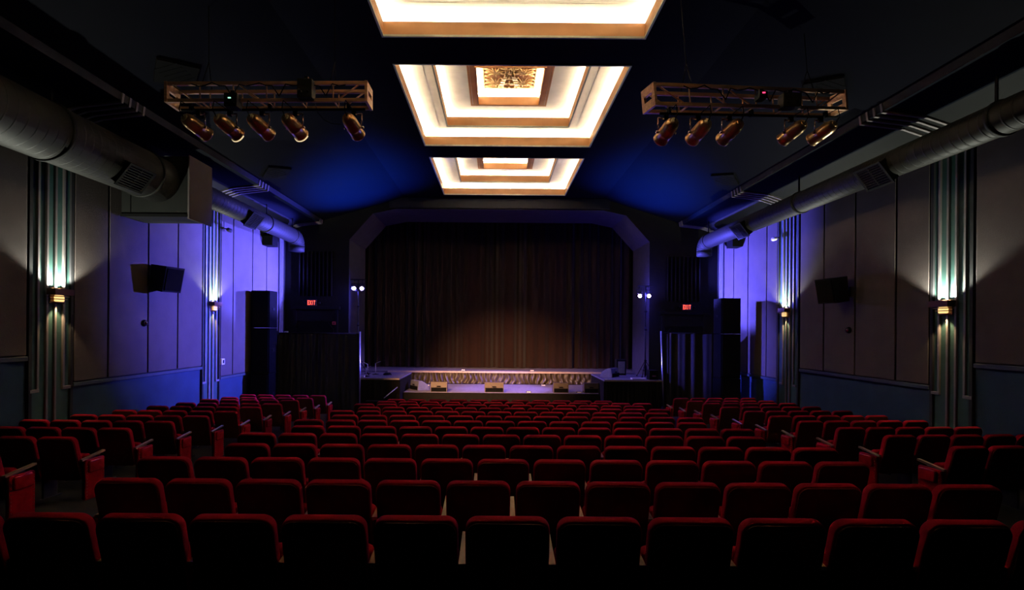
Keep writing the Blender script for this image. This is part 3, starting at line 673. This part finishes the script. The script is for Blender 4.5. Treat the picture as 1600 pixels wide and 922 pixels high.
# loudspeaker stacks
def stack(x0, x1, y, zs, side):
    for k, (z0, z1) in enumerate(zip(zs[:-1], zs[1:])):
        d = .62 if k == 0 else .56; hw = (x1 - x0) / 2; h = z1 - z0
        root = empty('speaker_cabinet', ((x0 + x1) / 2, y, z0 + .001))
        pos = ['lowest subwoofer', 'middle cabinet', 'topmost cabinet'][k]
        tag(root, 'black %s of the %s loudspeaker stack' % (pos, side), 'loudspeaker', 'stacked stage loudspeakers')
        MB().b2((-hw, -d / 2, 0), (hw, d / 2, h - .012), bev=.015).build('cabinet', M['stackblack'], root)
        MB().b2((-hw + .04, -d / 2 - .015, .05), (hw - .04, -d / 2 + .002, h - .06), bev=.005).build('front_grille', M['black'], root)
        for sx in (-1, 1): MB().b2((sx * (hw - .002), -.08, h * .5 - .04), (sx * (hw + .012), .08, h * .5 + .04)).build('side_handle', M['black'], root)
stack(-8.12, -7.50, 16.35, [0, 1.42, 2.92, 4.16], 'left')
stack(7.35, 8.0, 16.22, [0, 1.38, 2.84, 4.02], 'right')

# tripod stands with violet wash lamps
def tripod(x, y, zb, zt, label, lamps, side):
    root = empty('lighting_stand', (x, y, zb)); tag(root, label, 'lighting stand', 'tripod lighting stands')
    H = zt - zb
    MB().cyl((0, 0, .02), (0, 0, H * .55), .026).cyl((0, 0, H * .5), (0, 0, H), .018).build('mast', M['blackplastic'], root)
    for k, z in enumerate((.62, H * .52, H * .72)): MB().cyl((0, 0, z - .03), (0, 0, z + .03), .038).cyl((0, -.03, z), (.06, -.03, z), .012).build('collar', M['black'], root)
    for k in range(3):
        a = PI / 2 + 2 * PI * k / 3 + .5
        f = Vector((math.cos(a) * .42, math.sin(a) * .42, .02))
        MB().cyl((0, 0, .62), f, .014).cyl((0, 0, .22), f * .55 + Vector((0, 0, .27 - .0)), .009).build('leg', M['blackplastic'], root)
        MB().cyl(f - Vector((0, 0, .02)), f + Vector((0, 0, .03)), .022).build('rubber_foot', M['black'], root)
    MB().b2((-.30, -.02, H - .02), (.30, .02, H + .02)).build('crossbar', M['blackplastic'], root)
    for k, (dx, dz, vis) in enumerate(lamps):
        r2 = empty('wash_lamp', (x + dx, y, zt - .04)); tag(r2, 'violet wash lamp, %s of the pair on the %s stand' % (['left', 'right'][k], side), 'stage light', 'violet wash lamps')
        MB().cyl((0, 0, .04), (0, 0, -.10), .012).b2((-.11, -.012, -.12), (.11, .012, -.10)).b2((-.115, -.012, dz - .0), (-.10, .012, -.10)).b2((.10, -.012, dz), (.115, .012, -.10)).build('yoke', M['black'], r2)
        MB().lathe([(.0, .14), (.06, .14), (.085, .10), (.10, .02), (.10, -.10), (.094, -.10), (.09, -.075), (0, -.075)], (0, 0, dz), (0, 1, .0), seg=24).build('lamp_body', M['blackplastic'], r2)
        MB().lathe([(.066, 0), (.055, .006), (0, .012)], (0, -.078, dz), (0, -1, 0), seg=24).build('lens', M['lamp'], r2)
    return root
def wash(loc, aim, e_, ang, blend=.5, col=PAR_COL, rad=.07):
    l = bpy.data.lights.new('wash_beam', 'SPOT'); l.energy = e_; l.spot_size = math.radians(ang); l.spot_blend = blend; l.color = col; l.shadow_soft_size = rad
    o = bpy.data.objects.new('wash_beam', l); C.objects.link(o); o.location = loc; o.rotation_euler = (Vector(aim) - Vector(loc)).to_track_quat('-Z', 'Y').to_euler()
YL = 18.35
pl = PX(560, 437, YL); pr = PX(1009, 447, YL)
tripod(pl.x, YL, ZP, pl.z, 'thin tripod lighting stand left of the stage, behind the drape', [(-.14, -.30, 1), (.15, -.30, 1)], 'left')
tripod(pr.x, YL, ZP, pr.z, 'tripod lighting stand on the right platform with its legs spread', [(-.24, -.34, 1), (.10, -.34, 1)], 'right')
zl = pl.z - .34
# the lamps on the stands: near wall beams, the long throw of the right stand across the hall, apron and ceiling
wash((pl.x - .14, YL - .14, zl), (-8.3, 17.0, zl + .7), PAR_BLUE * 1.3, 82, .3)
wash((pr.x + .10, YL - .14, zl), (8.6, 17.0, zl + .7), PAR_BLUE * 1.2, 80, .3)
wash((pr.x - .24, YL - .14, zl), (-8.3, 15.0, zl - .5), PAR_BLUE * 9.5, 38, 1.0)
wash((pl.x + .15, YL - .14, zl), (6.8, 17.0, zl - 1.7), PAR_BLUE * 5, 20, .8)
wash((pl.x + .15, YL - .14, zl), (2.0, 19.6, ZT), PAR_BLUE * 1.0, 44, .7, col=(.34, .22, 1.0))
wash((pr.x - .24, YL - .14, zl), (-1.0, 19.4, ZT), PAR_BLUE * 1.0, 44, .7, col=(.34, .22, 1.0))
wash((pl.x + .15, YL - .16, zl), (-4.9, 16.6, E + 5.0), PAR_BLUE * 1.0, 76, 1.0, col=(.01, .08, 1.0))
wash((pr.x - .24, YL - .16, zl), (5.4, 16.6, E + 5.0), PAR_BLUE * .85, 76, 1.0, col=(.01, .08, 1.0))
for p_, e_ in ((pl, 60), (pr, 260)):
    l = bpy.data.lights.new('lamp_spill', 'POINT'); l.energy = e_; l.color = (.09, .075, 1.0); l.shadow_soft_size = .1
    o = bpy.data.objects.new('lamp_spill', l); C.objects.link(o); o.location = (p_.x - .06, YL - .02, zl - .12)

# exit signs and red alarm boxes on the front wall
LET = {'E': [(0, 0, .22, 1), (0, 0, 1, .18), (0, .41, .85, .59), (0, .82, 1, 1)], 'I': [(.36, 0, .64, 1)], 'T': [(.36, 0, .64, 1), (0, .82, 1, 1)]}
def exit_sign(x, y, label):
    p = PX(x, y, YF - .08); root = empty('exit_sign', p); tag(root, label, 'exit sign', 'red exit signs')
    MB().b2((-.19, -.02, -.12), (.19, .05, .12), bev=.008).b2((-.03, .03, -.02), (.03, .078, .02)).build('sign_box', M['exit_face'], root)
    t = MB(); x0 = -.145; w_, h = .062, .17
    for ch in 'EXIT':
        if ch == 'X':
            for q in (-1, 1): t.box((x0 + w_ / 2, -.024, 0), (.017, .006, h * 1.06), rot=(0, q * .36, 0))
        else:
            for a, b_, c, d in LET[ch]: t.b2((x0 + a * w_, -.027, -h / 2 + b_ * h), (x0 + c * w_, -.021, -h / 2 + d * h))
        x0 += w_ + .014
    t.build('lettering', M['exit_red'], root)
    for k in (-1, 1): MB().cyl((k * .29, -.03, .0), (k * .29, .04, 0), .045, seg=14).b2((min(k * .19, k * .27), .0, -.01), (max(k * .19, k * .27), .03, .01)).build('emergency_lamp', M['blackplastic'], root)
exit_sign(487, 473, 'red lit EXIT sign above the doorway left of the stage')
exit_sign(1073, 480, 'red lit EXIT sign above the doorway right of the stage')
for x, y, D, m, lab in ((522, 505, YF - .05, 'redplastic', 'small red alarm box on the dark wall beside the left doorway'), (447, 520, YF - .05, 'white', 'small pale wall box by the left corner above the drape')):
    p = PX(x, y, D); b = MB(); b.b2((p.x - .07, D - .03, p.z - .06), (p.x + .07, YF - .001, p.z + .06), bev=.01); o = b.build('alarm_box', M[m]); tag(o, lab, 'alarm box')
    MB().b2((p.x - .03, D - .04, p.z - .02), (p.x + .03, D - .03, p.z + .02)).build('cover_plate', M['blackplastic'], o)
p = PX(400, 608, 15.6); b = MB(); b.box((p.x, 15.75, .25), (.30, .30, .5), bev=.01, taper=(.8, .8)); tag(b.build('waste_bin', M['bluecab']), 'small grey bin on the floor before the left loudspeaker stack', 'bin')

# ------------------------------------------------------------------ things standing on the stage
def wedge(x, y, z, w_, h, d, label, m, rz=0.0):
    root = empty('stage_monitor', (x, y, z), rz); tag(root, label, 'stage monitor', 'floor wedge monitors')
    # side profile in YZ: back slopes towards the audience
    b = MB(); b.prism([(0, 0), (d, 0), (d * .88, h * .55), (d * .35, h), (.04, h * .98)], w_, Matrix.Translation((w_ / 2, 0, 0)) @ Matrix(((0, -1, 0, 0), (1, 0, 0, 0), (0, 0, 1, 0), (0, 0, 0, 1))), bev=.01)
    b.build('cabinet', m, root)
    MB().b2((-w_ / 2 + .03, -.012, .02), (w_ / 2 - .03, .0, h * .45)).build('rear_panel', M['black'], root)
    g = MB(); g.box((0, d * .64, h * .80), (w_ * .88, d * .58, .012), rot=(-math.atan2(h * .45, d * .53), 0, 0)); g.build('speaker_grille', M['black'], root)
    MB().b2((-.07, -.02, h * .52), (.07, -.005, h * .62)).build('handle', M['black'], root)
wm = [(685.5, 26, 'wedgetan', 'dark wedge monitor on the apron edge, second from the left'), (772, 30, 'wedgetan', 'tan topped wedge monitor at the middle of the apron edge'),
      (876.5, 24, 'wedgetan', 'dark wedge monitor on the apron edge, right of the middle one'), (924, 23, 'wedgetan', 'wedge monitor at the right end of the apron edge')]
for x, w_, m, lab in wm:
    p = PX(x, 614, 17.95); wedge(p.x, 17.93, ZT, w_ * 17.95 / F, .37, .42, lab, M[m])
p = PX(640, 606, 18.4); wedge(p.x + .14, 18.5, ZT, .62, .36, .5, 'blue lit wedge monitor turned sideways at the left end of the apron', M['bluecab'], -.9)
p = PX(962, 584, 18.2); wedge(p.x, 18.2, ZP, .62, .34, .5, 'blue lit wedge monitor lying on the right platform', M['bluecab'], .9)
p = PX(975, 574, 18.5)
b = MB(); b.b2((p.x - .16, 19.0, ZP), (p.x + .22, 19.3, ZP + .62), bev=.01); o = b.build('amplifier_rack', M['blackplastic']); tag(o, 'dark upright box at the back of the right platform', 'amplifier')
MB().b2((p.x - .10, 18.985, ZP + .08), (p.x + .16, 19.0, ZP + .54)).build('front_panel', M['bluecab'], o)
b = MB(); b.b2((4.85, 17.35, ZP), (5.35, 17.6, ZP + .05), bev=.006); o = b.build('power_strip', M['white']); tag(o, 'pale flat power strip on the front of the right platform', 'power strip')
b = MB(); b.b2((5.45, 17.3, ZP), (5.78, 17.65, ZP + .34), bev=.01); o = b.build('equipment_case', M['black']); tag(o, 'black equipment case at the outer end of the right platform', 'case')
MB().b2((5.55, 17.285, ZP + .12), (5.68, 17.30, ZP + .16)).build('latch', M['steel'], o)
def floorlight(x, y, D, z, label, col='white'):
    p = PX(x, y, D); root = empty('floor_light', (p.x, D, z)); tag(root, label, 'floor light', 'small fixtures lying on the stage')
    MB().b2((-.09, -.04, 0), (.09, .05, .05), bev=.01).build('housing', M['blackplastic'], root)
    MB().b2((-.075, -.046, .012), (.075, -.04, .042)).build('lens', M[col], root)
floorlight(653, 598, 20.2, ZT, 'small white fixture on the apron below the left of the satin skirt')
floorlight(849, 598, 20.2, ZT, 'small white fixture on the apron below the right of the satin skirt')
floorlight(668, 601, 19.9, ZT, 'tiny white fixture beside the one on the apron at left')
floorlight(826, 613, 17.98, ZT, 'small white fixture at the front of the apron, right of the middle monitor')
floorlight(905, 612, 17.98, ZT, 'low fixture at the apron front between two right monitors')
floorlight(948, 615, 17.98, ZT, 'small blue lit fixture past the last right monitor')
floorlight(724, 576, 21.0, ZU, 'tiny fixture on the upper stage lip left of the middle')
floorlight(831, 576, 21.0, ZU, 'tiny fixture on the upper stage lip right of the middle')
# clutter of mic stands and cables on the left platform
def micstand(x, D, h, label, lean):
    root = empty('microphone_stand', (x, D, ZP)); tag(root, label, 'microphone stand', 'microphone stands on the left platform')
    MB().cyl((0, 0, 0), (0, 0, h), .010).build('mast', M['steel'], root)
    MB().lathe([(.13, 0), (.13, .012), (.03, .03), (.012, .04)], (0, 0, 0), (0, 0, 1)).build('base', M['black'], root)
    MB().cyl((0, 0, h), (lean, -.05, h + .09), .008).build('boom', M['steel'], root)
    MB().lathe([(.012, 0), (.016, .09), (.025, .10), (.027, .12), (.012, .15), (0, .155)], (lean, -.05, h + .09), (lean, -.05, .06), seg=14).build('microphone', M['blackplastic'], root)
micstand(-4.62, 18.6, .42, 'short microphone stand farthest from the pole on the left platform', .22)
micstand(-5.0, 18.9, .36, 'short microphone stand in the middle of the left platform', -.16)
micstand(-4.75, 17.75, .30, 'short microphone stand nearest the front of the left platform', .2)
def coil(x, D, r, label):
    b = MB(); zz = ZP + .012
    b.tube([(x + r * math.cos(t * .5) * (1 - t * .006), D + r * math.sin(t * .5) * (1 - t * .006), zz + .0016 * t) for t in range(44)], .011, seg=6)
    tag(b.build('cable_coil', M['blackplastic']), label, 'cable', 'coiled cables on the left platform')
coil(-4.1, 18.3, .16, 'coiled cable near the outer edge of the left platform top'); coil(-5.25, 17.8, .14, 'coiled cable beside the bright pole on the left platform')
b = MB(); b.b2((-5.0, 17.5, ZP), (-4.75, 17.62, ZP + .05), bev=.008); tag(b.build('direct_box', M['white']), 'small pale box on the front of the left platform', 'signal box')
# handrail of the little steps at the left of the apron
s0, s1 = PX(600, 622, 16.62), PX(621, 605, 17.0)
root = empty('stage_steps', (-4.1, 16.5, 0)); tag(root, 'dark steps with a slim bright handrail left of the apron', 'steps')
for k in range(2): MB().b2((-.45, .12 + .24 * k, 0), (.35, .36 + .24 * k, .2 * (k + 1)), bev=.008).build('step', M['black'], root)
MB().tube([Vector((s0.x, s0.y, s0.z)) - Vector((-4.1, 16.5, 0)), Vector((s1.x, s1.y, s1.z)) - Vector((-4.1, 16.5, 0))], .016).build('handrail', M['steel'], root)
MB().cyl(Vector((s0.x + 4.1, s0.y - 16.5, 0)), Vector((s0.x + 4.1, s0.y - 16.5, s0.z)), .014).build('rail_post', M['black'], root)

# ------------------------------------------------------------------ theatre seats
REC = math.radians(13)
def make_seat():
    root = empty('theatre_seat')
    W, Hh = .505, .60
    T0 = Matrix.Translation((0, .150, .275)) @ Matrix.Rotation(REC, 4, 'X')
    b = MB(); b.prism(rrect(W, Hh, .075, 6, .05), .066, T0, bev=.012, seg=3); bk_ = b.build('backrest', M['velvet'], root, smooth=True)
    p = MB(); p.prism(rrect(W - .018, Hh - .018, .070, 6, .04), .014, T0 @ Matrix.Translation((0, -.011, .007)), bev=.004); p.build('back_panel', M['backcloth'], bk_)
    # tipped-up cushion
    c = MB(); c.prism(rrect(.495, .35, .05, 5, .04), .10, Matrix.Translation((0, .265, .25)) @ Matrix.Rotation(math.radians(10), 4, 'X'), bev=.03, seg=3); c.build('seat_cushion', M['velvet'], root, smooth=True)
    return root
def arm(root, x, end=0):
    """shared standard and wooden armrest at local x; end = +1/-1 adds the padded aisle panel facing that side"""
    b = MB(); n = 9
    prev = None
    for i in range(n):     # gently rising armrest
        t = i / (n - 1); y = .11 + t * .345; z = .553 + .05 * t * t + .012 * math.sin(t * PI)
        if prev: b.box(((0), (y + prev[0]) / 2, (z + prev[1]) / 2), (.044, (y - prev[0]) + .012, .026), rot=(math.atan2(z - prev[1], y - prev[0]), 0, 0))
        prev = (y, z)
    o = b.build('armrest', M['armwood'], root); o.location = (x, 0, 0)
    s = MB(); s.b2((-.016, .14, .03), (.016, .34, .56), bev=.004); s.b2((-.022, .10, 0), (.022, .40, .03), bev=.004)
    o = s.build('leg', M['seatmetal'], root); o.location = (x, 0, 0)
    if end:
        p = MB(); e = end
        p.prism(rrect(.30, .53, .03, 4, .02), .035, Matrix.Translation((e * .018 if e < 0 else e * .018, .265, .02)) @ Matrix.Rotation(PI / 2, 4, 'Z') @ Matrix.Translation((0, -.035 if e > 0 else 0, 0)), bev=.008)
        po = p.build('end_panel', M['leather'], root); po.location = (x, 0, 0)
        q = MB(); q.prism(rrect(.235, .165, .04, 4, .04), .045, Matrix.Translation((e * (.05), .265, .375)) @ Matrix.Rotation(PI / 2, 4, 'Z') @ Matrix.Translation((0, -.03 if e > 0 else 0, 0)), bev=.02, seg=4)
        qo = q.build('cushioned_pad', M['leather'], po, smooth=True)
        for yy in (.135, .395):
            d = MB(); d.b2((e * .0515, yy - .007, .035), (e * .0545, yy + .007, .49))
            for k in range(11):
                c0 = Vector((e * .053, yy, .05 + k * .042)); d.cyl(c0, c0 + Vector((e * .008, 0, 0)), .006, .003, seg=6, mi=1)
            d.build('stud_row', [M['leather'], M['stud']], po)
    return root
P_, HP = .55, .275
protos = {}
def proto(kind):
    if kind in protos: return protos[kind][0]
    r = make_seat()
    if kind == 'mid': arm(r, -HP)
    elif kind == 'left': arm(r, -HP, -1)
    elif kind == 'leftplain': arm(r, -HP)
    elif kind == 'right': arm(r, -HP); arm(r, HP, 1)
    elif kind == 'rightplain': arm(r, -HP); arm(r, HP)
    protos[kind] = [r, False]; return r
def seat(kind, x, y, z, rz, label, group):
    r = proto(kind)
    if protos[kind][1]: r = copy_tree(r)
    else: protos[kind][1] = True
    r.location = (x, y, z); r.rotation_euler = (0, 0, rz)
    tag(r, label, 'theatre seat', group)
ORD = ['first', 'second', 'third', 'fourth', 'fifth', 'sixth', 'seventh', 'eighth', 'ninth', 'tenth', 'eleventh', 'twelfth', 'thirteenth']
rnd = random.Random(11)
rows = [2.86, 3.77, 4.68, 5.59, 6.50, 7.41, 8.32, 9.23, 10.14, 11.0, 11.85, 12.5, 13.1]
for k, y in enumerate(rows):
    odd = k % 2 == 0
    x0 = (-3.50 if odd else -3.16); n = 13; pit = .55
    if k == 11: x0, pit = -3.10, .55
    if k == 12: x0, n, pit = -2.98, 11, .56
    for i in range(n):
        xx = x0 + pit * (i + .5)
        if k == 0 and (xx < -3.3 or xx > 3.5): pass
        kind = 'left' if i == 0 else ('right' if i == n - 1 else 'mid')
        if k == 12: kind = kind
        mid = i == n // 2 and n % 2 == 1
        where = 'at its left aisle end' if i == 0 else ('at its right aisle end' if i == n - 1 else ('in the very middle' if mid else (ORD[i] + ' from its left end' if i < n // 2 else ORD[n - 1 - i] + ' from its right end')))
        dz = rnd.uniform(-.006, .006)
        curve = .0
        seat(kind, xx, y + curve, fz(y) + dz * 0, 0.0, 'red seat, centre block, %s row from the camera, %s' % (ORD[k], where), 'red theatre seats in the centre block')
# side blocks
ly = [4.30, 5.28, 6.25, 7.25, 8.25, 9.22, 10.2, 11.2, 12.1, 13.05, 14.0, 15.0]
lxa = [-5.45, -5.45, -5.42, -5.46, -5.48, -5.45, -5.42, -5.41, -5.33, -5.30, -5.27, -5.25]
def sideblock(name, s, ys_, xs_, rz, first):
    for k, (y, xa) in enumerate(zip(ys_, xs_)):
        n = 5; pit = .55
        for i in range(n):
            t = pit * (i + .5)
            xx = xa + s * t * math.cos(rz); yy = y + t * math.sin(abs(rz))
            kind = ('left' if s > 0 else 'right') if i == 0 else ('mid' if s > 0 else 'mid')
            if i == n - 1 and s > 0: kind = 'rightplain'
            # nothing of seats wholly outside the frame is needed
            if abs(xx - s * .27) * F / yy > (790 if s < 0 else 840): continue
            where = 'on the aisle' if i == 0 else (ORD[i] + ' from the aisle' if i < 4 else 'against the wall')
            seat(kind, xx, yy, fz(yy) - .04, rz * 1.0, 'red seat, %s block, %s row from the camera, %s' % (name, ORD[k + first], where), 'red theatre seats in the %s block' % name)
sideblock('left', -1, ly[1:], lxa[1:], -.03, 0)
ry = [5.1, 6.05, 7.10, 8.10, 9.15, 10.12, 11.15, 12.15, 13.1, 14.05, 15.0]
rxa = [5.70] * 7 + [5.62, 5.58, 5.52, 5.48]
sideblock('right', 1, ry, rxa, .10, 0)
